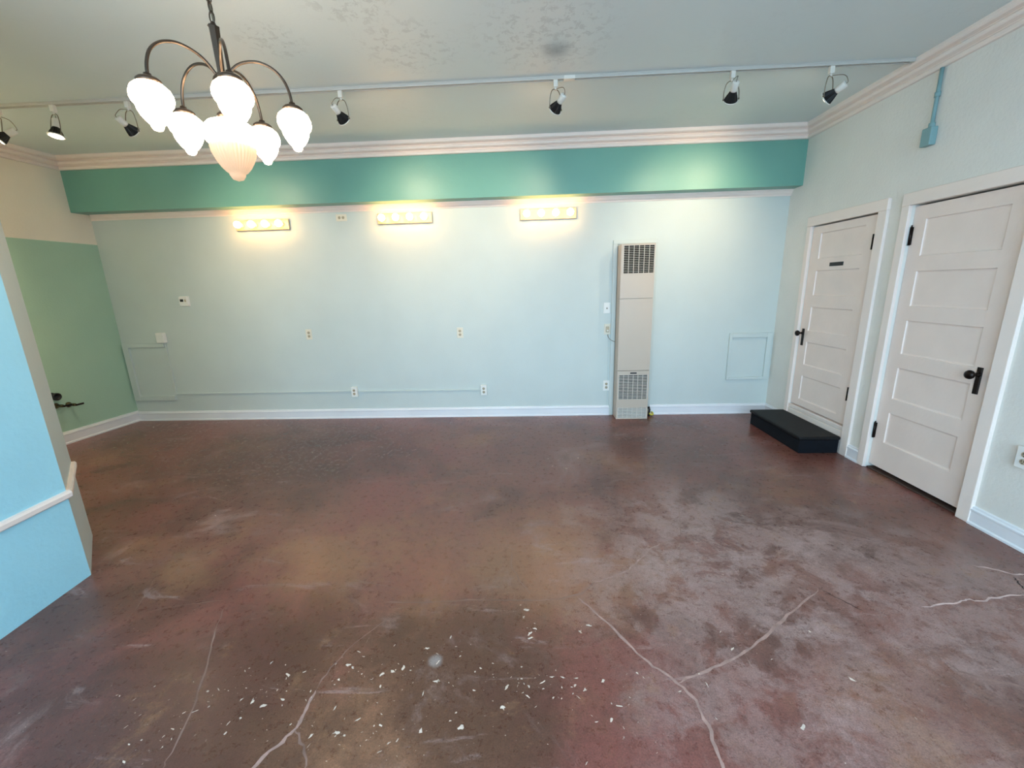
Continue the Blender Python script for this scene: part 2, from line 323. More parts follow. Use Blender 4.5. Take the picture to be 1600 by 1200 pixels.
# floor: stained, sealed concrete, red-brown with worn grey and ochre clouds, dark scuffs, plus painted lamp glow and back-left shade
def floor_mat():
    m = mat('stained_concrete', F_MID, .3); g = NG(m)
    big = g.rng(g.noise(.55, 5, .6, dist=.3), .38, .62)
    med = g.rng(g.noise(1.7, 7, .68, vec=g.mapping(loc=(3.1, 1.7, 0)), dist=.6), .44, .64)
    fine = g.noise(22, 9, .8, dist=.15)
    brk = g.noise(4.2, 10, .78, vec=g.mapping(loc=(2.2, 5.1, 0)), dist=.4)      # ragged break-up
    grain = g.noise(170, 4, .75)
    wob = g.math('MULTIPLY', g.math('SUBTRACT', g.noise(2.6, 8, .7), .5), 1.6)
    def zone(p, r, k=1.0):                                                        # ragged patch, for stains and for painted glow and shade
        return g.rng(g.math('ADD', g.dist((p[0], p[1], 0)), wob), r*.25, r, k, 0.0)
    col = g.mix(big, lin(F_MID), lin(F_RED))
    col = g.mix(g.math('MULTIPLY', med, .6), col, lin(F_DARK))
    och = g.rng(g.noise(.9, 6, .65, vec=g.mapping(loc=(7.3, 4.4, 0))), .54, .68)
    col = g.mix(g.math('MULTIPLY', och, .55), col, lin(F_OCHRE))
    for p, r, k in (((-2.68, -2.75), .8, .55), ((-3.32, -3.72), .7, .7), ((-3.95, -2.68), .5, .5)):  # front one is stain; farther ones paint vanity-light reflections into the colour
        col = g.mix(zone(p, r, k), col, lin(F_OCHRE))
    for p, r, k in (((-3.05, -3.52), .7, .75), ((-4.05, -3.70), .9, .7), ((-1.02, -2.39), .7, .7), ((-1.5, -1.2), .8, .4), ((-5.2, -1.2), 1.5, .6)):  # the last one paints the partition's shade into the back-left floor
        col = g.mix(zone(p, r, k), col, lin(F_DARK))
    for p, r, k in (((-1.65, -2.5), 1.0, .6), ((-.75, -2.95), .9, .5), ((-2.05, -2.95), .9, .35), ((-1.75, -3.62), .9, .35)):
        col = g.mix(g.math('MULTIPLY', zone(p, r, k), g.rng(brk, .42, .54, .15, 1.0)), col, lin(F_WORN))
    worn = g.rng(g.noise(1.25, 9, .75, vec=g.mapping(loc=(1.3, 9.1, 0)), dist=.8), .54, .68)
    col = g.mix(g.math('MULTIPLY', worn, .5), col, lin(F_WORN))
    strk = g.rng(g.noise(3.2, 8, .76, vec=g.mapping(scale=(.5, 2.2, 1), rot=(0, 0, .5)), dist=.8), .57, .67)
    col = g.mix(g.math('MULTIPLY', strk, .5), col, lin(F_WORN))
    col = g.mix(g.math('MULTIPLY', g.rng(fine, .34, .56, 1, 0), .22), col, lin(F_DARK))
    col = g.mix(g.math('MULTIPLY', g.rng(brk, .56, .64), .30), col, lin(F_OCHRE))
    for sc_, ro, lo_, hi_, st_ in (((3.5, .30, 1), -.35, .655, .70, .40), ((.35, 4.0, 1), .25, .66, .70, .35), ((5.0, .5, 1), .8, .66, .70, .30)):
        scr = g.rng(g.noise(5, 7, .82, vec=g.mapping(scale=sc_, rot=(0, 0, ro)), dist=.3), lo_, hi_)
        col = g.mix(g.math('MULTIPLY', scr, st_), col, lin((188, 160, 146)))
    speck = g.rng(g.noise(60, 3, .6, vec=g.mapping(loc=(4, 4, 0))), .70, .74)
    col = g.mix(g.math('MULTIPLY', speck, .5), col, lin((190, 165, 150)))
    d = g.math('ADD', g.dist((-3.195, -3.39, 0)), g.math('MULTIPLY', fine, .03)); col = g.mix(g.rng(d, .030, .055, .7, 0.0), col, lin((158, 146, 142)))
    gr = g.math('MULTIPLY', g.rng(grain, .3, .7, .72, 1.28), g.rng(g.noise(38, 6, .8, vec=g.mapping(loc=(6, 2, 0))), .3, .7, .86, 1.14))
    sc = g.nt.nodes.new('ShaderNodeVectorMath'); sc.operation = 'SCALE'; g.link(col, sc.inputs[0]); g.link(gr, sc.inputs['Scale'])
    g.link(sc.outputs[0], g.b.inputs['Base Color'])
    rr = g.math('ADD', g.rng(fine, .3, .7, F_ROUGH-.07, F_ROUGH+.10), g.math('MULTIPLY', worn, .12))
    g.link(rr, g.b.inputs['Roughness'])
    g.b.inputs['Specular IOR Level'].default_value = F_SPEC
    h = g.math('ADD', g.math('MULTIPLY', g.noise(5, 4), 1.0), g.math('MULTIPLY', grain, .06))
    g.bump(h, .08, .010)
    return m
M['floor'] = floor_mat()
M['crackL'] = mat('pale_crack_filler', (168, 134, 124), .5, var=.25, vscale=24)
M['crackF'] = mat('faint_crack_line', (134, 104, 94), .5, var=.35, vscale=10)
M['crackW'] = mat('chipped_crack_edge', (205, 175, 168), .7, var=.2, vscale=20)
M['crackD'] = mat('open_crack', (48, 34, 30), .8)
M['chip'] = mat('bare_plaster_chip', (222, 200, 184), .7, var=.15, vscale=20)

# ------------------------------------------------------------------ dimensions (metres)
ZC = 3.003; ZSB = 2.453; YS = -.19; XL = -7.762; TL = .0782
ct, st = math.cos(TL), math.sin(TL)
YF = -6.4                                    # front wall of the shop
def left_x(y, d=0.0): return XL + (d + st*y)/ct      # left wall line, d metres into the room
FOOT = [(-5.293, -2.870), (-5.702, -2.486), (left_x(-2.486), -2.486), (left_x(-2.486)-.3, -2.486), (-8.3, YF), (-5.293+.0875*(-2.870-YF), YF)]

# ------------------------------------------------------------------ floor with its cracks and chips
f = MB(); f.box((-8.4, YF-.15, -.1), (.3, .15, 0.0))
def ribbon(pts, w, z, mi):
    P = [Vector((x, y, 0)) for x, y in pts]; n = len(P)
    if n < 2: return
    Q = []
    for i in range(n-1):                      # subdivide and roughen
        L = (P[i+1]-P[i]).length; k = max(1, int(L/.03))
        for j in range(k): Q.append(P[i].lerp(P[i+1], j/k))
    Q.append(P[-1]); n = len(Q)
    f.mi = mi; L = []; Rr = []
    for i, q in enumerate(Q):
        d = (Q[min(i+1, n-1)]-Q[max(i-1, 0)]); d.normalize(); s = Vector((-d.y, d.x, 0))
        taper = min(1, .25+min(i, n-1-i)/4)
        ww = w*taper*random.uniform(.5, 1.0)/2; off = random.uniform(-1, 1)*w*.15
        c = q+s*off
        L.append(f.bm.verts.new((c+s*ww)+Vector((0, 0, z)))); Rr.append(f.bm.verts.new((c-s*ww)+Vector((0, 0, z))))
    for i in range(n-1):
        fc = f.bm.faces.new((L[i], Rr[i], Rr[i+1], L[i+1])); fc.material_index = mi
MI = {'L': 1, 'F': 2, 'W': 3, 'D': 4}
for k, w, pts in CRACKS: ribbon(pts, w*CRW[k], .0006 if k != 'D' else .0009, MI[k])
for cx, cy, n, sx, sy in CHIPS:
    for _ in range(n):
        x = random.gauss(cx, sx); y = random.gauss(cy, sy)
        if x > -.1 or x < -7: continue
        f.mi = 5; r = random.choice((.0011, .0014, .0018, .0022, .0028, .0036, .005, .008)); e = random.uniform(.2, 1.0); a0 = random.gauss(1.2, 1.1)
        pts = []
        for k in range(9):
            a = 2*PI*k/9; rr = r*random.uniform(.35, 1.4)
            px, py = rr*math.cos(a)*1.5, rr*math.sin(a)*e
            pts.append((x+px*math.cos(a0)-py*math.sin(a0), y+px*math.sin(a0)+py*math.cos(a0), .0012))
        f.poly(pts)
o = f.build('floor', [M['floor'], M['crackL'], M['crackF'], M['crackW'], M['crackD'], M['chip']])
tag(o, 'worn red-brown stained concrete floor with pale cracks and paint chips', 'floor', kind='structure')

# ------------------------------------------------------------------ ceiling and walls
c = MB(); c.box((-8.4, YF-.15, ZC), (.3, .15, ZC+.12))
tag(c.build('ceiling', M['ceiling']), 'pale painted ceiling with peeling patches', 'ceiling', kind='structure')
w = MB(); w.box((-8.0, 0, 0), (.15, .15, ZC))
tag(w.build('wall_back', M['wall']), 'long pale aqua back wall', 'wall', kind='structure')
D1 = (-1.226, -.434, .255, 2.032); D2 = (-2.268, -1.503, 0.0, 2.031)     # openings: y0, y1, z0, z1
w = MB(); X1 = .15
w.box((0, D1[1], 0), (X1, 0, ZC)); w.box((0, D1[0], D1[3]), (X1, D1[1], ZC)); w.box((0, D1[0], 0), (X1, D1[1], .21))
w.box((0, D2[1], 0), (X1, D1[0], ZC)); w.box((0, D2[0], D2[3]), (X1, D2[1], ZC)); w.box((0, YF, 0), (X1, D2[0], ZC))
w.mi = 1; w.box((X1, YF, 0), (X1+.02, 0, ZC))
tag(w.build('wall_right', [M['wall_r'], M['void']]), 'pale aqua right-hand wall with two white doors', 'wall', kind='structure')
ZG = 2.132
w = MB(); ye = -2.486
def lwall(z0, z1): w.prism([(left_x(0), 0), (left_x(ye), ye), (left_x(ye)-.25, ye), (left_x(0)-.05, 0)], z0, z1)
w.mi = 0; lwall(0, ZG); w.mi = 1; lwall(ZG, ZC)
tag(w.build('wall_left', [M['green'], M['cream']]), 'left wall painted sage green below and cream above', 'wall', kind='structure')
w = MB(); w.prism(FOOT, 0, ZC); w.bm.faces.ensure_lookup_table()
for fc in w.bm.faces:
    fc.normal_update(); cc = fc.calc_center_median()
    if abs(fc.normal.z) < .1 and cc.y > -2.87: fc.material_index = 1  # angled end recoloured: its warm lamp tint is put in as wall paint
tag(w.build('wall_partition', [M['blue'], M['wall']]), 'blue partition wall with angled end at the left edge', 'wall', kind='structure')
# soffit along the back wall
w = MB(); w.prism([(left_x(YS), YS), (left_x(0), 0), (0, 0), (0, YS)], ZSB, ZC)
tag(w.build('wall_soffit', M['teal']), 'dark teal boxed soffit across the top of the back wall', 'soffit', kind='structure')
# front wall behind the camera with the shop windows
w = MB(); WZ0, WZ1 = .30, 2.88; WX = [(-4.85, -2.75), (-2.55, -.25)]
xs0 = -5.3
w.box((xs0, YF-.15, 0), (X1, YF, WZ0)); w.box((xs0, YF-.15, WZ1), (X1, YF, ZC))
w.box((xs0, YF-.15, WZ0), (WX[0][0], YF, WZ1)); w.box((WX[0][1], YF-.15, WZ0), (WX[1][0], YF, WZ1)); w.box((WX[1][1], YF-.15, WZ0), (X1, YF, WZ1))
tag(w.build('wall_front', M['wall_r']), 'street-side wall with two wide shop windows', 'wall', kind='structure')
for i, (a, b) in enumerate(WX):
    w = MB(); t = .05
    w.box((a, YF-.1, WZ0), (a+t, YF-.04, WZ1), .005); w.box((b-t, YF-.1, WZ0), (b, YF-.04, WZ1), .005)
    w.box((a+t, YF-.1, WZ0), (b-t, YF-.04, WZ0+t), .005); w.box((a+t, YF-.1, WZ1-t), (b-t, YF-.04, WZ1), .005)
    w.box((a+t, YF-.1, 2.15), (b-t, YF-.04, 2.19), .005)
    tag(w.build('window_%d' % (i+1), M['frame']), 'white framed shop window with a transom, %s' % ('nearer the partition' if i == 0 else 'nearer the right wall'), 'window', kind='structure')
g_ = MB(); g_.box((-14, -20, -.22), (8, YF-.15, -.12))
tag(g_.build('pavement', M['sidewalk']), 'grey pavement outside the shop windows', 'pavement', kind='structure')

# ------------------------------------------------------------------ mouldings
CP = [(0, 2.8726), (.020, 2.8726), (.026, 2.879), (.026, 2.897), (.020, 2.903), (.012, 2.910), (.012, 2.914), (.040, 2.924), (.046, 2.931), (.047, 2.944), (.042, 2.951), (.034, 2.957), (.034, 2.961), (.062, 2.968), (.072, 2.976), (.074, 2.988), (.074, ZC), (0, ZC)]
def ring_back(y0, prof, x_fn): return [(x_fn(y0-d, d), y0-d, z) for d, z in prof]
t = MB(); t.sweep(ring_back(YS, CP, left_x), ring_back(YS, CP, lambda y, d: -d))
tag(t.build('trim_1', M['white']), 'white stepped crown moulding above the teal soffit', 'moulding', kind='structure')
t = MB(); t.sweep([(-d, YS-d, z) for d, z in CP], [(-d, YF, z) for d, z in CP])
tag(t.build('trim_2', M['white']), 'white crown moulding running along the top of the right wall', 'moulding', kind='structure')
t = MB(); t.sweep(ring_back(YS, CP, left_x), [(left_x(ye, d), ye, z) for d, z in CP])
tag(t.build('trim_3', M['white']), 'white crown moulding at the top of the left wall', 'moulding', kind='structure')
LP = [(0, 2.393), (.010, 2.393), (.014, 2.408), (.026, 2.418), (.034, 2.436), (.044, 2.442), (.046, ZSB), (0, ZSB)]
t = MB(); t.sweep(ring_back(0, LP, left_x), ring_back(0, LP, lambda y, d: 0))
tag(t.build('trim_4', M['white']), 'thin white moulding tucked under the teal soffit', 'moulding', kind='structure')
BP = [(0, 0), (.024, 0), (.024, .012), (.016, .020), (.016, .086), (.020, .090), (.020, .100), (.013, .106), (.011, .116), (0, .120)]
def bb(name, A, B, label, prof=BP):
    t = MB(); t.sweep(A, B); return tag(t.build(name, M['base']), label, 'baseboard', kind='structure')
bb('baseboard_back', [(left_x(-d, d), -d, z) for d, z in BP], [(-1.84, -d, z) for d, z in BP], 'long white baseboard along the back wall left of the heater')
bb('baseboard_back', [(-1.36, -d, z) for d, z in BP], [(-d, -d, z) for d, z in BP], 'short white baseboard along the back wall right of the heater')
bb('baseboard_left', [(left_x(-d*1.2, d*1.2), -d*1.2, z*1.12) for d, z in BP], [(left_x(ye, d*1.2), ye, z*1.12) for d, z in BP], 'white baseboard under the sage green wall')
bb('baseboard_right', [(-d, -d, z) for d, z in BP], [(-d, -.378, z) for d, z in BP], 'scrap of white baseboard in the corner behind the black step')
bb('baseboard_right', [(-d, -1.309, z) for d, z in BP], [(-d, -1.440, z) for d, z in BP], 'short white baseboard between the two doors')
bb('baseboard_right', [(-d, -2.345, z) for d, z in BP], [(-d, YF, z) for d, z in BP], 'white baseboard right of the nearer door')
# chair rail round the end of the partition
def off_path(pts, d):
    out = []
    for i, p in enumerate(pts):
        ns = []
        for a, b in ((i-1, i), (i, i+1)):
            if a < 0 or b >= len(pts): continue
            v = Vector(pts[b])-Vector(pts[a]); v.normalize(); ns.append(Vector((v.y, -v.x)))
        n = sum(ns, Vector((0, 0))); n.normalize(); k = 1/max(.3, n.dot(ns[0])); out.append(Vector(p)+n*d*k)
    return out
path = [FOOT[5], FOOT[0], FOOT[1]]
def rail_ring(i, prof): return [(off_path(path, d)[i].x, off_path(path, d)[i].y, z) for d, z in prof]
RP = [(0, .482), (.012, .482), (.020, .490), (.022, .512), (.016, .524), (0, .526)]
t = MB(); t.sweep(rail_ring(0, RP), rail_ring(1, RP)); t.sweep(rail_ring(1, RP), rail_ring(2, RP))
tag(t.build('trim_5', M['white']), 'white chair rail wrapped around the blue partition', 'moulding', kind='structure')

# ------------------------------------------------------------------ doors
def leaf(y0, y1, z0, z1, x, th, py0, py1, pz):
    """panelled door leaf whose face looks to -X; panels recessed"""
    m = MB(); dep = .010; sl = .013
    def q(a, b, c_, d_): m.poly([(x, a, c_), (x, a, d_), (x, b, d_), (x, b, c_)])
    q(y0, py0, z0, z1); q(py1, y1, z0, z1)
    zs = sorted(pz); prev = z0
    for a, b in zs:
        q(py0, py1, prev, a); prev = b
        o_ = [(py0, a), (py1, a), (py1, b), (py0, b)]; i_ = [(py0+sl, a+sl), (py1-sl, a+sl), (py1-sl, b-sl), (py0+sl, b-sl)]
        # small step then a flat ring then the panel
        for k in range(4):
            k2 = (k+1) % 4
            m.poly([(x, *o_[k]), (x+dep*.75, o_[k][0]*.75+i_[k][0]*.25, o_[k][1]*.75+i_[k][1]*.25), (x+dep*.75, o_[k2][0]*.75+i_[k2][0]*.25, o_[k2][1]*.75+i_[k2][1]*.25), (x, *o_[k2])])
            m.poly([(x+dep*.75, o_[k][0]*.75+i_[k][0]*.25, o_[k][1]*.75+i_[k][1]*.25), (x+dep, *i_[k]), (x+dep, *i_[k2]), (x+dep*.75, o_[k2][0]*.75+i_[k2][0]*.25, o_[k2][1]*.75+i_[k2][1]*.25)])
        m.poly([(x+dep, *i_[0]), (x+dep, *i_[3]), (x+dep, *i_[2]), (x+dep, *i_[1])])
    q(py0, py1, prev, z1)
    xb = x+th
    m.poly([(xb, y0, z0), (xb, y1, z0), (xb, y1, z1), (xb, y0, z1)])
    for (a, b, c_, d_) in ((y0, y0, z0, z1), (y1, y1, z0, z1)): m.poly([(x, a, z0), (xb, a, z0), (xb, a, z1), (x, a, z1)])
    for zz in (z0, z1): m.poly([(x, y0, zz), (xb, y0, zz), (xb, y1, zz), (x, y1, zz)])
    bmesh.ops.remove_doubles(m.bm, verts=m.bm.verts, dist=.0002)
    bmesh.ops.recalc_face_normals(m.bm, faces=m.bm.faces)
    return m
def casing(yo0, yi0, yi1, yo1, zi, zo, z0):
    m = MB(); T = .022
    m.box((-T, yo0, z0), (.004, yi0, zi), .004); m.box((-T, yi1, z0), (.004, yo1, zi), .004)
    m.box((-T-.002, yo0, zi), (.004, yo1, zo), .004)
    return m
def knob_set(parent, y, z, x, side):
    p = MB()                                       # tall escutcheon plate
    p.prism([(-.018, 0), (-.013, -.006), (.013, -.006), (.018, 0)], -.125, .045, Matrix.Translation((x, y, z)) @ Matrix.Rotation(-PI/2, 4, 'Z'))
    e = p.build('escutcheon', M['black_metal'], parent)
    k = MB(); k.lathe([(.0, 0), (.017, 0), (.014, .008), (.009, .014), (.009, .030), (.016, .036), (.026, .044), (.029, .054), (.025, .064), (.013, .070), (0, .071)], 24, Matrix.Translation((x-.005, y+side*.0, z)) @ Matrix.Rotation(-PI/2, 4, 'Y'))
    k.build('knob', M['black_metal'], parent)
# far door
x1 = .006
d = leaf(D1[0]+.004, D1[1]-.004, D1[2]+.004, D1[3]-.012, x1, .04, -1.091, -.555, [(1.720, 1.954), (1.376, 1.610), (1.030, 1.265), (.686, .920), (.327, .573)]).build('door_1', M['door'])
tag(d, 'white five-panel door with a small black plaque, above the black step', 'door', kind='structure')
casing(-1.311, D1[0], D1[1], -.376, D1[3], 2.120, .0).build('door_casing', M['white'], d)
s = MB(); s.box((-.012, D1[0], .21), (.05, D1[1], .246), .004); s.build('threshold', M['white'], d)
s = MB(); s.box((-.014, D1[0]+.002, 0), (0.004, D1[1]-.002, .200), .003); s.build('apron_board', M['white'], d)
s = MB(); s.box((x1-.004, -.900, 1.643), (x1+.001, -.731, 1.676), .0015); tag(s.build('door_plaque', M['black'], d), 'small black door plaque')
for z in (1.81, .545):
    s = MB(); s.box((-.010, D1[0]+.012, z-.06), (x1+.003, D1[0]+.024, z+.06), .001); s.lathe([(.006, -.06), (.006, .06)], 10, Matrix.Translation((-.010, D1[0]+.022, z))); s.build('hinge', M['black_metal'], d)
knob_set(d, -.490, 1.000, x1, 1)
# near door
x2 = .022
d = leaf(D2[0]+.004, D2[1]-.003, .037, D2[3]-.012, x2, .04, -2.135, -1.605, [(1.673, 1.925), (1.318, 1.568), (.962, 1.214), (.610, .857), (.250, .498)]).build('door_2', M['door'])
tag(d, 'white five-panel door at the right edge, dark hinges on its left', 'door', kind='structure')
casing(-2.347, D2[0], D2[1], -1.438, D2[3], 2.118, .0).build('door_casing', M['white'], d)
s = MB(); s.box((.004, D2[0]+.002, .0), (.12, D2[1]-.008, .012), .003); tag(s.build('threshold', M['wood'], d), 'dark worn threshold')
for z in (1.817, .325):
    s = MB(); s.box((x2-.004, D2[1]-.018, z-.062), (x2+.004, D2[1]-.001, z+.062), .001); s.lathe([(.0075, -.064), (.0075, .064)], 12, Matrix.Translation((x2-.010, D2[1]-.010, z)))
    s.lathe([(0, .078), (.005, .072), (.003, .066), (.0055, .064)], 10, Matrix.Translation((x2-.010, D2[1]-.010, z))); s.build('hinge', M['black_metal'], d)
knob_set(d, -2.174, .925, x2, 1)

# ------------------------------------------------------------------ step under the far door
e = empty('door_step', (-.19, -.81, 0))
def loc(m, name, mt, root): return m.build(name, mt, root, loc=root.location) if False else put(m, name, mt, root)
def put(m, name, mt, root):
    bmesh.ops.transform(m.bm, matrix=(Matrix.Translation(root.location) @ Matrix.Rotation(root.rotation_euler.z, 4, 'Z')).inverted(), verts=m.bm.verts)
    return m.build(name, mt, root)
s = MB(); s.box((-.366, -1.222, 0), (-.026, -.385, .135), .006); put(s, 'step_box', M['stepside'], e)
s = MB(); s.box((-.382, -1.238, .128), (-.024, -.380, .160), .012, 3); put(s, 'tread', M['steptop'], e)
tag(e, 'low black carpeted step on the floor below the farther door', 'step')

# ------------------------------------------------------------------ wall heater
e = empty('wall_heater', (-1.605, -.095, 0))
x0, x1_, yf = -1.790, -1.432, -.190
s = MB(); s.box((x0, -.168, .0), (x1_, -.002, 1.945), .003); put(s, 'body', M['furn'], e)
def cover(z0, z1, holes, name):
    m = MB(); xa, xb = x0, x1_; cur = z0
    for hx0, hx1, hz0, hz1 in holes:
        m.box((xa, yf, cur), (xb, -.166, hz0)); m.box((xa, yf, hz0), (hx0, -.166, hz1)); m.box((hx1, yf, hz0), (xb, -.166, hz1)); cur = hz1
    m.box((xa, yf, cur), (xb, -.166, z1))
    return put(m, name, M['furn'], e)
GU = (-1.764, -1.440, 1.643, 1.928); GL = (-1.771, -1.450, .240, .526); GB = (-1.771, -1.445, .018, .140)
top = cover(1.380, 1.945, [GU], 'upper_cover'); mid = cover(.580, 1.374, [], 'middle_cover'); low = cover(.004, .574, [GB, GL], 'lower_cover')
def grille(h, nx, nz, name, bw, mt, par, dp=.008):
    m = MB(); m.mi = 1; m.box((h[0], -.1695, h[2]), (h[1], -.1675, h[3])); m.mi = 0
    for i in range(nx+1):
        x = h[0]+(h[1]-h[0])*i/nx; m.box((x-.0020, yf-.002, h[2]), (x+.0020, yf+.004, h[3]))
    for k in range(nz+1):
        z = h[2]+(h[3]-h[2])*k/nz
        rot = Matrix.Translation((0, yf+.006, z)) @ Matrix.Rotation(R(28), 4, 'X')
        m.box((h[0], -dp, -bw/2), (h[1], dp, bw/2), mat=rot)
    return put(m, name, [mt, M['void']], e)
tag(grille(GU, 6, 16, 'upper_grille', .0022, M['louver'], top, .002), 'dark louvred upper grille')
tag(grille(GL, 6, 16, 'lower_grille', .0036, M['louver'], low, .004), 'white louvred lower grille')
tag(grille(GB, 6, 7, 'base_grille', .0065, M['louver'], low, .006), 'white louvred base grille')
s = MB(); s.box((-1.646, yf-.003, .541), (-1.574, yf+.002, .556), .001); tag(put(s, 'badge', M['black'], e), 'small black badge')
tag(e, 'tall narrow beige wall heater with louvred grilles on the back wall', 'heater')
# painted boards framing the heater
s = MB(); s.box((-1.842, -.016, 0), (-1.796, 0, 1.962), .003); s.box((-1.842, -.016, 1.962), (-1.362, 0, 2.004), .003); s.box((-1.400, -.016, 0), (-1.362, 0, 1.962), .003)
fr = s.build('heater_surround', M['wall']); fr.location.y = -.0008; tag(fr, 'pale painted board frame around the wall heater', 'frame')
# gas connector
e = empty('gas_connector', (-1.40, -.06, 0))
s = MB(); s.lathe([(.0, 0), (.018, 0), (.018, .022), (.011, .026), (.011, .055), (0, .055)], 16, Matrix.Translation((-1.428, -.075, .105)) @ Matrix.Rotation(PI/2, 4, 'Y'))
s.box((-1.412, -.082, .108), (-1.402, -.068, .142), .002); s.tube([(-1.385, -.075, .105), (-1.375, -.075, .08), (-1.378, -.07, .03), (-1.380, -.07, 0.0)], .012); put(s, 'gas_valve', M['rubber'], e)
s = MB(); s.tube(spline([(-1.378, -.085, .040), (-1.36, -.09, .022), (-1.34, -.085, .022), (-1.33, -.06, .03), (-1.335, -.03, .034)]), .010); tag(put(s, 'hose', M['yellow'], e), 'yellow flexible hose')
tag(e, 'black gas valve with yellow hose on the floor right of the heater', 'gas valve')

# ------------------------------------------------------------------ small wall fittings
def outlet(name, pos, label, w=.072, h=.122, d=.007, face='back', horiz=False, mt='almond', cat='outlet', kind='duplex', group=None, box=0.0):
    """built facing -Y around its centre, then turned for the wall"""
    e = empty(name, pos)
    if face == 'right': e.rotation_euler = (0, 0, -PI/2)
    if horiz: w, h = h, w
    def mk(m, n, mt_): return m.build(n, mt_, e)
    if box:
        m = MB(); m.box((-w/2+.003, -box, -h/2+.003), (w/2-.003, 0, h/2-.003), .003); mk(m, 'back_box', M[mt])
    y = -box
    m = MB(); m.box((-w/2, y-d, -h/2), (w/2, y, h/2), .004, 3); mk(m, 'cover_plate', M[mt])
    if kind == 'duplex':
        for s_ in (-1, 1):
            m = MB(); cx, cz = (s_*.021, 0) if horiz else (0, s_*.021)
            m.mi = 0; m.lathe([(.0165, -.002), (.0165, .0015), (.0150, .0025), (0, .0025)], 20, Matrix.Translation((cx, y-d, cz)) @ Matrix.Rotation(PI/2, 4, 'X'))
            m.mi = 1
            for q in (-1, 1):
                m.box((cx+q*.006-.0016, y-d-.0034, cz-.001), (cx+q*.006+.0016, y-d-.0015, cz+.009))
            m.lathe([(.003, 0), (.003, .0012), (0, .0012)], 10, Matrix.Translation((cx, y-d-.0022, cz-.008)) @ Matrix.Rotation(PI/2, 4, 'X'))
            mk(m, 'receptacle', [M['recept'], M['slot']])
    elif kind == 'switch':
        m = MB(); m.box((-.005, y-d-.008, -.012), (.005, y-d+.001, .006), .002); mk(m, 'toggle', M['slot'])
    elif kind == 'control':
        m = MB(); m.box((-.018, y-d-.014, -.034), (.018, y-d+.001, .034), .003); mk(m, 'control_body', M['recept'])
        m = MB(); m.lathe([(.010, 0), (.010, .008), (.007, .010), (0, .010)], 16, Matrix.Translation((.0, y-d-.014, -.014)) @ Matrix.Rotation(PI/2, 4, 'X')); mk(m, 'dial', M['plate'])
    return tag(e, label, cat, group)
M['recept'] = mat('tan_receptacle', (186, 172, 146), .45)
outlet('wall_outlet', (-5.403, 0, 1.047), 'almond wall outlet at mid height below the leftmost vanity light', group='outlets on the back wall')
outlet('wall_outlet', (-3.592, 0, 1.028), 'almond wall outlet at mid height midway between thermostat and heater', group='outlets on the back wall')
outlet('wall_outlet', (-4.920, 0, .340), 'low boxed outlet partway along the thin surface raceway', box=.038, mt='plate', group='outlets on the back wall')
outlet('wall_outlet', (-3.338, 0, .338), 'low boxed outlet at the right end of the thin raceway', box=.038, mt='plate', group='outlets on the back wall')
outlet('wall_outlet', (-4.850, 0, 2.334), 'sideways outlet just under the soffit between two vanity lights', horiz=True, group='outlets on the back wall')
outlet('wall_outlet', (-1.877, 0, .363), 'white outlet low on the wall just left of the heater', mt='plate', group='outlets on the back wall')
outlet('wall_outlet', (0, -2.545, .525), 'white outlet at the right edge beyond the nearer door', face='right', mt='plate', w=.082, h=.125, box=.02)
outlet('wall_switch', (-1.893, 0, 1.272), 'white switch plate left of the heater, above the heater control', kind='switch', mt='plate', cat='switch')
hc = outlet('heater_control', (-1.881, 0, 1.031), 'small tan heater control plate left of the heater, below the switch', kind='control', mt='almond', cat='thermostat')
s = MB(); s.tube([(p[0]-hc.location.x, p[1], p[2]-hc.location.z) for p in spline([(-1.875, -.006, .972), (-1.872, -.014, .945), (-1.850, -.024, .915), (-1.815, -.026, .895), (-1.795, -.03, .888)])], .003); s.build('cable', M['wire'], hc)
s = MB(); s.box((-1.8660, -.0065, .425), (-1.8600, -.0006, .968), .001); s.box((-1.8660, -.0065, .121), (-1.8600, -.0006, .301), .001)
tag(s.build('wire_channel', M['wall']), 'thin vertical painted wire channel left of the heater, through the low outlet', 'wire channel')
# thermostat
e = empty('thermostat', (-6.848, 0, 1.470))
s = MB(); s.box((-.058, -.008, -.058), (.058, .001, .058), .003); s.box((-.052, -.030, -.052), (.052, -.006, .052), .006, 3); s.build('case', M['plate'], e)
s = MB(); s.box((-.036, -.032, -.004), (.004, -.029, .026), .001); tag(s.build('display', M['black'], e), 'small dark display')
s = MB(); s.box((.018, -.033, -.006), (.036, -.029, .024), .002); s.build('button', M['recept'], e)
tag(e, 'square white thermostat with a dark display on the back wall', 'thermostat')
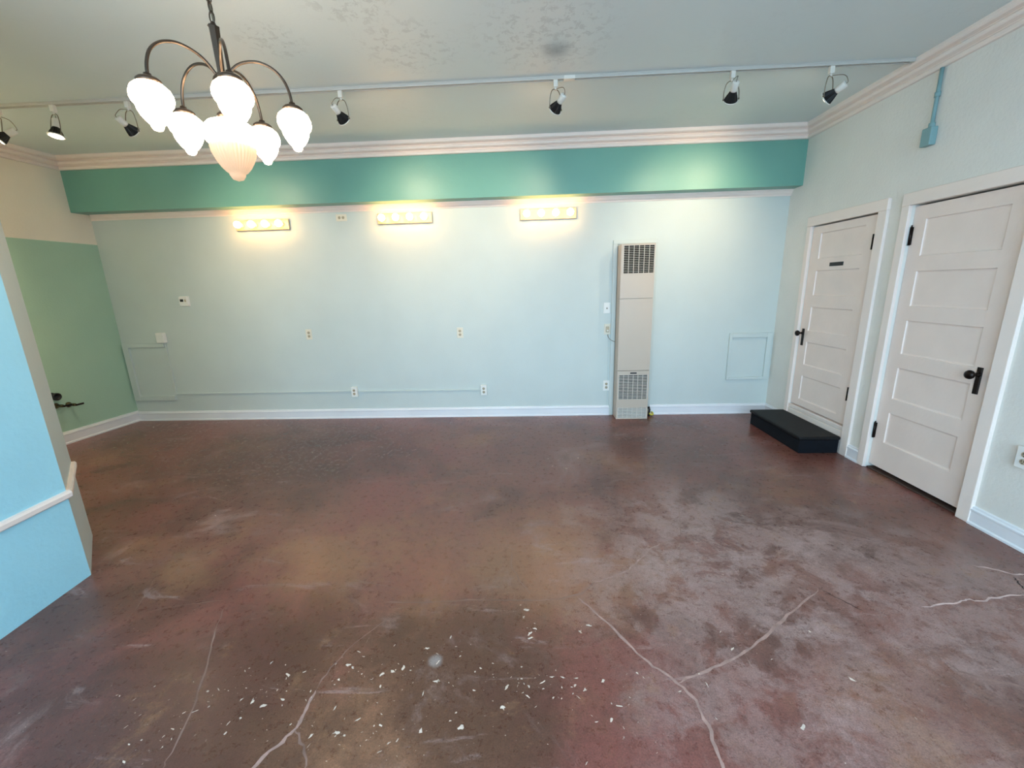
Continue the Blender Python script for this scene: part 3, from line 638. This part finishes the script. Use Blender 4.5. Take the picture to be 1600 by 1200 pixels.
# junction box and raceway
s = MB(); s.box((-.050, -.045, -.060), (.050, 0, .060), .006, 3); s.box((-.040, -.048, -.050), (.040, -.044, .050), .003)
o = s.build('junction_box', M['plate']); o.location = (-7.222, 0, 1.048); tag(o, 'white plastic junction box above the left wall panel', 'junction box')
M['race'] = mat('painted_raceway', WALL, .4)
s = MB(); s.box((-7.210, -.016, .352), (-7.192, -.0008, .990), .003); s.box((-7.210, -.016, .334), (-4.956, -.0008, .352), .003); s.box((-4.884, -.016, .330), (-3.374, -.0008, .347), .003)
tag(s.build('cable_raceway', M['race']), 'thin painted cable raceway from the junction box to the low outlets', 'raceway')
def panel(name, x0, x1, z0, z1, sl, sr, stp, sb, label, inner=True):
    e = empty(name, ((x0+x1)/2, 0, z0)); T = .026
    s = MB(); 
    if sl: s.box((x0, -T, z0), (x0+sl, 0, z1), .004)
    if sr: s.box((x1-sr, -T, z0), (x1, 0, z1), .004)
    s.box((x0+sl, -T, z1-stp), (x1-sr, 0, z1), .004); s.box((x0+sl, -T, z0), (x1-sr, 0, z0+sb), .004)
    put(s, 'panel_frame', M['wall'], e)
    s = MB(); s.box((x0+sl-.003, -.004, z0+sb-.003), (x1-sr+.003, 0, z1-stp+.003), .001); put(s, 'panel_board', M['wall'], e)
    return tag(e, label, 'panel')
panel('access_panel', -7.742, -7.213, .264, .984, .075, .0, .052, .062, 'painted access panel with a raised frame in the left corner')
panel('access_panel', -.498, -.026, .414, .955, .030, .055, .052, .030, 'painted square access panel in the right corner beside the step')
# conduit on the right wall
e = empty('conduit_box', (0, -1.555, 2.455))
s = MB(); s.box((-.045, -1.592, 2.400), (0, -1.518, 2.515), .006, 3); put(s, 'box', M['aqua2'] if 'aqua2' in M else M.setdefault('aqua2', mat('bright_aqua_paint', (128, 164, 166), .5)), e)
s = MB(); s.tube([(-.014, -1.552, 2.513), (-.014, -1.552, 2.8726)], .011, 12); s.lathe([(.018, 0), (.018, .03), (.012, .034)], 14, Matrix.Translation((-.014, -1.552, 2.513))); s.lathe([(.016, 0), (.016, .03)], 14, Matrix.Translation((-.014, -1.552, 2.70))); put(s, 'conduit', M['aqua2'], e)
tag(e, 'aqua painted electrical box hanging from a conduit above the doors', 'electrical box')

# ------------------------------------------------------------------ plumbing stubs on the sage wall
def lp(y, z, d): return Vector((left_x(y)+d*ct, y-d*st, z))
nrm = Vector((ct, -st, 0))
def stop_valve(y, z, label, handle=1):
    p = lp(y, z, 0); e = empty('shutoff_valve', p)
    base = Matrix.Rotation(-TL, 4, 'Z') @ Matrix.Rotation(PI/2, 4, 'Y')
    s = MB(); s.lathe([(.0, 0), (.030, 0), (.028, .006), (.012, .010), (.010, .012), (.010, .05), (.015, .052), (.015, .085), (.008, .09), (0, .09)], 18, base); s.build('valve_body', M['brass'], e)
    s = MB(); s.lathe([(0, .092), (.007, .092), (.007, .115), (0, .115)], 12, base)
    hm = Matrix.Rotation(-TL, 4, 'Z') @ Matrix.Translation((.112, 0, 0))
    s.box((-.006, -.014, -.010), (.006, .062, .010), .004, mat=hm); s.build('handle', M['black_metal'], e)
    s = MB(); s.tube([Vector((.068*ct, -.068*st, 0)), Vector((.068*ct, -.068*st-.02, .0)), Vector((.068*ct-.0, -.068*st-.05, -.002))], .008); s.build('outlet_nipple', M['brass'], e)
    return tag(e, label, 'valve')
stop_valve(-.690, .412, 'right-hand dark shutoff valve low on the sage wall')
stop_valve(-.800, .430, 'left-hand dark shutoff valve beside the drain stub')
p = lp(-.815, .535, 0); e = empty('drain_stub', p)
base = Matrix.Rotation(-TL, 4, 'Z') @ Matrix.Rotation(PI/2, 4, 'Y')
s = MB(); s.lathe([(0, 0), (.042, 0), (.042, .004), (.034, .006), (.034, .050), (.040, .052), (.040, .072), (.026, .072), (.026, .040), (0, .040)], 24, base); s.build('pipe_end', M['black'], e)
tag(e, 'black round drain pipe stub on the sage wall by the partition', 'pipe')

# ------------------------------------------------------------------ vanity light bars
def vanity(cx, cz, label):
    e = empty('vanity_light', (cx, 0, cz))
    s = MB(); s.box((-.305, -.026, -.055), (.305, 0, .055), .004); s.build('back_plate', M['chrome'], e)
    for k in range(4):
        x = -.2325+.155*k
        s = MB(); s.lathe([(.024, -.001), (.024, .012), (.018, .016), (.018, .028)], 20, Matrix.Translation((x, -.026, 0)) @ Matrix.Rotation(PI/2, 4, 'X')); s.build('socket', M['plate'], e)
        s = MB(); r = BULB_R; pr_ = [(.016, 0)]+[(r*math.sin(a), .012+r-r*math.cos(a)) for a in [PI*(j+3)/14 for j in range(12)]]
        pr_ = [(max(q[0], 0), q[1]) for q in pr_[:-1]]+[(0, .012+2*r)]
        s.lathe(pr_, 24, Matrix.Translation((x, -.050, 0)) @ Matrix.Rotation(PI/2, 4, 'X')); s.build('globe_bulb', M['bulb'], e)
    return tag(e, label, 'light', 'lit four-bulb vanity bars under the soffit')
vanity(-5.752, 2.284, 'lit four-bulb vanity bar nearest the thermostat, leftmost under the soffit')
vanity(-4.133, 2.304, 'lit four-bulb vanity bar in the middle of the back wall')
vanity(-2.555, 2.295, 'lit four-bulb vanity bar nearest the wall heater')

# ------------------------------------------------------------------ track and its spotlights
YT = -1.385
t0 = empty('lighting_track', (-4, YT, ZC))
s = MB(); xa, xb = left_x(YT)+.06, -.085
s.box((xa, YT-.019, ZC-.005), (xb, YT+.019, ZC)); s.box((xa, YT-.019, ZC-.022), (xb, YT-.012, ZC-.005), .002); s.box((xa, YT+.012, ZC-.022), (xb, YT+.019, ZC-.005), .002); put(s, 'rail', M['track'], t0)
s = MB(); s.box((xb-.002, YT-.020, ZC-.023), (xb+.010, YT+.020, ZC), .002); put(s, 'end_cap', M['track'], t0)
s = MB(); s.box((-2.498, YT-.0215, ZC-.0235), (-2.418, YT+.0215, ZC-.001), .002); tag(put(s, 'connector', M['track_white'], t0), 'white joining sleeve')
tag(t0, 'long thin grey lighting track fixed across the ceiling', 'lighting track')
def spot(xa, rear, front, label, lit=False, power=0.0, ang=60):
    e = empty('track_spotlight', (xa, YT, ZC-.022))
    O = Vector(e.location)
    A = Vector(rear); B = Vector(front); d = (B-A).normalized(); L = HEADL
    c = (A+B)/2; A = c-d*L/2
    Q = d.to_track_quat('Z', 'Y').to_matrix().to_4x4()
    T = Matrix.Translation(A-O) @ Q
    s = MB(); s.box((-.016, -.015, -.045), (.016, .015, .006), .004); s.lathe([(.010, -.062), (.010, -.044)], 12); s.build('adapter', M['track_white'], e)
    s = MB(); s.lathe([(0, 0), (.021, 0), (.024, .004), (.024, .056), (.020, .064), (0, .064)], 20, T); s.build('lamp_socket', M['track_white'], e)
    s = MB(); s.lathe([(.0, .062), (.020, .062), (.024, .072), (.036, .100), (.043, .120), (.045, .128), (0, .128)], 40, T, ribs=20, amp=.05, smooth=False); b = s.build('lamp_body', M['fin'], e)
    s = MB(); s.lathe([(0, .1275), (.040, .1275), (.041, .131), (.030, .136), (0, .138)], 24, T); s.build('lens', M['led'] if lit else M['lens'], e)
    s = MB(); n = 28; ring = [T @ Vector((.049*math.cos(2*PI*k/n), .049*math.sin(2*PI*k/n), .126)) for k in range(n)]; s.tube(ring, .0042, 8, closed=True); s.build('gimbal_ring', M['track_white'], e)
    piv = Vector((0, 0, -.060)); side = T.to_3x3() @ Vector((1, 0, 0))
    if abs(side.z) > .5: side = T.to_3x3() @ Vector((0, 1, 0))
    s = MB(); ctr = T @ Vector((0, 0, .118))
    for sg in (-1, 1):
        q = ctr+side*sg*.052; sh = piv+side*sg*.034
        s.tube(spline([piv, piv+side*sg*.018, sh+(q-sh)*.15, sh+(q-sh)*.55+side*sg*.006, q]), .0032, 8)
        s.lathe([(.007, -.004), (.007, .004)], 12, Matrix.Translation(q) @ side.to_track_quat('Z', 'Y').to_matrix().to_4x4())
    s.build('yoke', M['wire'], e)
    s = MB(); bk = T @ Vector((0, 0, 0)); s.tube(spline([piv+Vector((0, 0, .004)), piv*.5+bk*.5+Vector((.012, -.01, .010))-d*.02, bk-d*.012+Vector((0, 0, .004)), bk+d*.004]), .0022, 8); s.build('cord', M['wire'], e)
    if lit and power:
        ld = bpy.data.lights.new('spot_beam', 'SPOT'); ld.energy = power; ld.spot_size = R(ang); ld.spot_blend = 1.0; ld.color = (1.0, .80, .52); ld.shadow_soft_size = .03
        lo = bpy.data.objects.new('spot_beam', ld); COL.objects.link(lo); lo.parent = e
        lo.location = T @ Vector((0, 0, .145)); lo.rotation_euler = d.to_track_quat('-Z', 'Y').to_euler()
    return tag(e, label, 'spotlight', 'track spotlights')
spot(-6.856, (-6.795, -1.355, 2.834), (-6.880, -1.425, 2.752), 'brightly lit track spotlight at the left edge, pointing left', True, SPOT_P*3.5, 130)
spot(-6.408, (-6.420, -1.372, 2.890), (-6.425, -1.398, 2.756), 'track spotlight pointing straight down, second from the left edge', True, SPOT_P*.8, 120)
spot(-5.808, (-5.857, -1.445, 2.858), (-5.840, -1.325, 2.779), 'tilted track spotlight just left of the chandelier', True, SPOT_P, SPOT_A)
spot(-4.152, (-4.193, -1.445, 2.869), (-4.159, -1.325, 2.796), 'tilted track spotlight just right of the chandelier', True, SPOT_P, SPOT_A)
spot(-2.558, (-2.4955, -1.445, 2.871), (-2.5735, -1.325, 2.796), 'track spotlight leaning left, above the vanity light by the heater', True, SPOT_P, SPOT_A)
spot(-1.302, (-1.297, -1.445, 2.899), (-1.281, -1.325, 2.801), 'track spotlight facing the back wall, second from the right end', True, SPOT_P, SPOT_A)
spot(-.622, (-.543, -1.445, 2.854), (-.615, -1.325, 2.789), 'track spotlight nearest the right wall, its socket thrown out to the right', True, SPOT_P, SPOT_A)

# ------------------------------------------------------------------ chandelier
CX, CY = -4.030, -2.900
ch = empty('chandelier', (CX, CY, 2.40))
def cput(m, name, mt): return put(m, name, mt, ch)
s = MB(); tri = lambda r, a0: [(r*math.cos(a0+2*PI*k/6)*(.9 if k % 2 else 1.05), r*math.sin(a0+2*PI*k/6)*(.9 if k % 2 else 1.05)) for k in range(6)]
ra = [(CX+x, CY+y, 2.590) for x, y in tri(.020, .3)]; rb = [(CX+x, CY+y, 2.395) for x, y in tri(.0125, .3)]
s.sweep(ra, rb); s.lathe([(.0, .0), (.008, 0), (.012, -.012), (.021, -.016)], 12, Matrix.Translation((CX, CY, 2.604))); cput(s, 'column', M['bronze'])
s = MB(); s.lathe([(0, .03), (.014, .03), (.03, .012), (.034, 0), (.030, -.012), (.014, -.022), (.009, -.03), (.009, -.105), (.016, -.112), (.03, -.118), (.040, -.128), (.042, -.146), (0, -.146)], 24, Matrix.Translation((CX, CY, 2.395))); cput(s, 'hub', M['bronze'])
AP = [(.012, 2.398), (.032, 2.430), (.064, 2.460), (.105, 2.476), (.150, 2.478), (.195, 2.460), (.230, 2.424), (.248, 2.375), (.253, 2.322)]
SH = [(.036, 0), (.046, -.005), (.060, -.018), (.067, -.036), (.0675, -.054), (.062, -.070), (.055, -.078), (.0535, -.084), (.052, -.094), (.044, -.112), (.034, -.127), (.026, -.136), (.0205, -.140), (.020, -.147), (.014, -.157), (0, -.162)]
for k in range(5):
    a = 4.112-2*PI*k/5+(.035 if k == 4 else 0); ca, sa = math.cos(a), math.sin(a)
    s = MB(); s.tube(spline([(CX+r*ca, CY+r*sa, z) for r, z in AP], 7), .0058, 10); arm = cput(s, 'arm', M['bronze'])
    px, py = CX+.253*ca, CY+.253*sa
    s = MB(); s.lathe([(0, .026), (.012, .026), (.014, .016), (.032, .011), (.040, .004), (.041, -.008), (0, -.008)], 24, Matrix.Translation((px, py, 2.312))); cput(s, 'shade_cap', M['bronze'])
    s = MB(); s.lathe(SH, 40, Matrix.Translation((px, py, 2.306)), ribs=10, amp=.012); cput(s, 'glass_shade', M['shade'])
BW = [(.040, 0), (.050, -.004), (.080, -.016), (.099, -.036), (.104, -.056), (.101, -.076), (.090, -.092), (.083, -.098)]
BL = [(.083, -.098), (.084, -.106), (.080, -.130), (.069, -.158), (.054, -.184), (.040, -.201), (.031, -.207), (.029, -.216), (.020, -.231), (0, -.238)]
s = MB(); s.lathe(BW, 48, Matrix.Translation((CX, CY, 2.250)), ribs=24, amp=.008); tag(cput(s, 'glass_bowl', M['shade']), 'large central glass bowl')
s = MB(); s.lathe(BL, 144, Matrix.Translation((CX, CY, 2.250)), ribs=36, amp=.03); tag(cput(s, 'ribbed_cup', M['bowl']), 'ribbed lower part of the central bowl, given a dimmer glow')
s = MB(); zt = ZC; z = 2.604; i = 0
chain = MB()
while z < ZC-.03:
    n = 14; pts = []
    for q in range(n):
        a = 2*PI*q/n; u = .0095*math.cos(a); v = .021*math.sin(a)
        pts.append((CX+(u if i % 2 == 0 else 0), CY+(0 if i % 2 == 0 else u), z+.017+v))
    chain.tube(pts, .0028, 7, closed=True); z += .0345; i += 1
cput(chain, 'chain', M['bronze'])
s = MB(); s.tube(spline([(CX+.004, CY, 2.600), (CX-.004, CY+.004, 2.70), (CX+.004, CY-.003, 2.80), (CX-.003, CY+.003, 2.90), (CX, CY, ZC-.02)]), .0035, 8); cput(s, 'cord', M['wire'])
s = MB(); s.lathe([(0, 0), (.062, 0), (.060, -.010), (.040, -.024), (.012, -.030), (0, -.030)], 28, Matrix.Translation((CX, CY, ZC))); cput(s, 'canopy', M['bronze'])
tag(ch, 'lit chandelier with five arched arms and opal shades around a glass bowl', 'chandelier')

# ------------------------------------------------------------------ daylight
wd = bpy.data.worlds.new('sky'); SC.world = wd; wd.use_nodes = True
bg = wd.node_tree.nodes['Background']; bg.inputs['Color'].default_value = SKY; bg.inputs['Strength'].default_value = SKY_S
for i, (a, b) in enumerate(WX):
    ld = bpy.data.lights.new('window_daylight', 'AREA'); ld.shape = 'RECTANGLE'; ld.size = b-a; ld.size_y = WZ1-WZ0
    ld.cycles.is_portal = True
    lo = bpy.data.objects.new('window_daylight', ld); COL.objects.link(lo); lo.location = ((a+b)/2, YF-.12, (WZ0+WZ1)/2); lo.rotation_euler = (PI/2, 0, 0)

# ------------------------------------------------------------------ camera and view
cd = bpy.data.cameras.new('camera'); cam = bpy.data.objects.new('camera', cd); COL.objects.link(cam); SC.camera = cam
cd.sensor_fit = 'HORIZONTAL'; cd.sensor_width = 36.0; cd.lens = 641.60*36/1600; cd.clip_start = .02
yaw, pitch, roll = -.047323, -.231543, -.027075
cy_, sy_ = math.cos(yaw), math.sin(yaw)
fw = Vector((sy_*math.cos(pitch), cy_*math.cos(pitch), math.sin(pitch))); rt = Vector((cy_, -sy_, 0)); up = rt.cross(fw)
r2 = rt*math.cos(roll)+up*math.sin(roll); u2 = -rt*math.sin(roll)+up*math.cos(roll)
Mx = Matrix((r2, u2, -fw)).transposed().to_4x4(); Mx.translation = Vector((-2.77154, -4.79707, 1.53206)); cam.matrix_world = Mx
vs = SC.view_settings; vs.view_transform = 'Standard'; vs.look = 'None'; vs.exposure = EXPO; vs.gamma = 1.0; vs.use_curve_mapping = False
SC.cycles.max_bounces = 8; SC.cycles.diffuse_bounces = 5; SC.cycles.glossy_bounces = 4; SC.cycles.sample_clamp_indirect = 6.0
SC.cycles.use_denoising = True; SC.cycles.caustics_reflective = False; SC.cycles.caustics_refractive = False
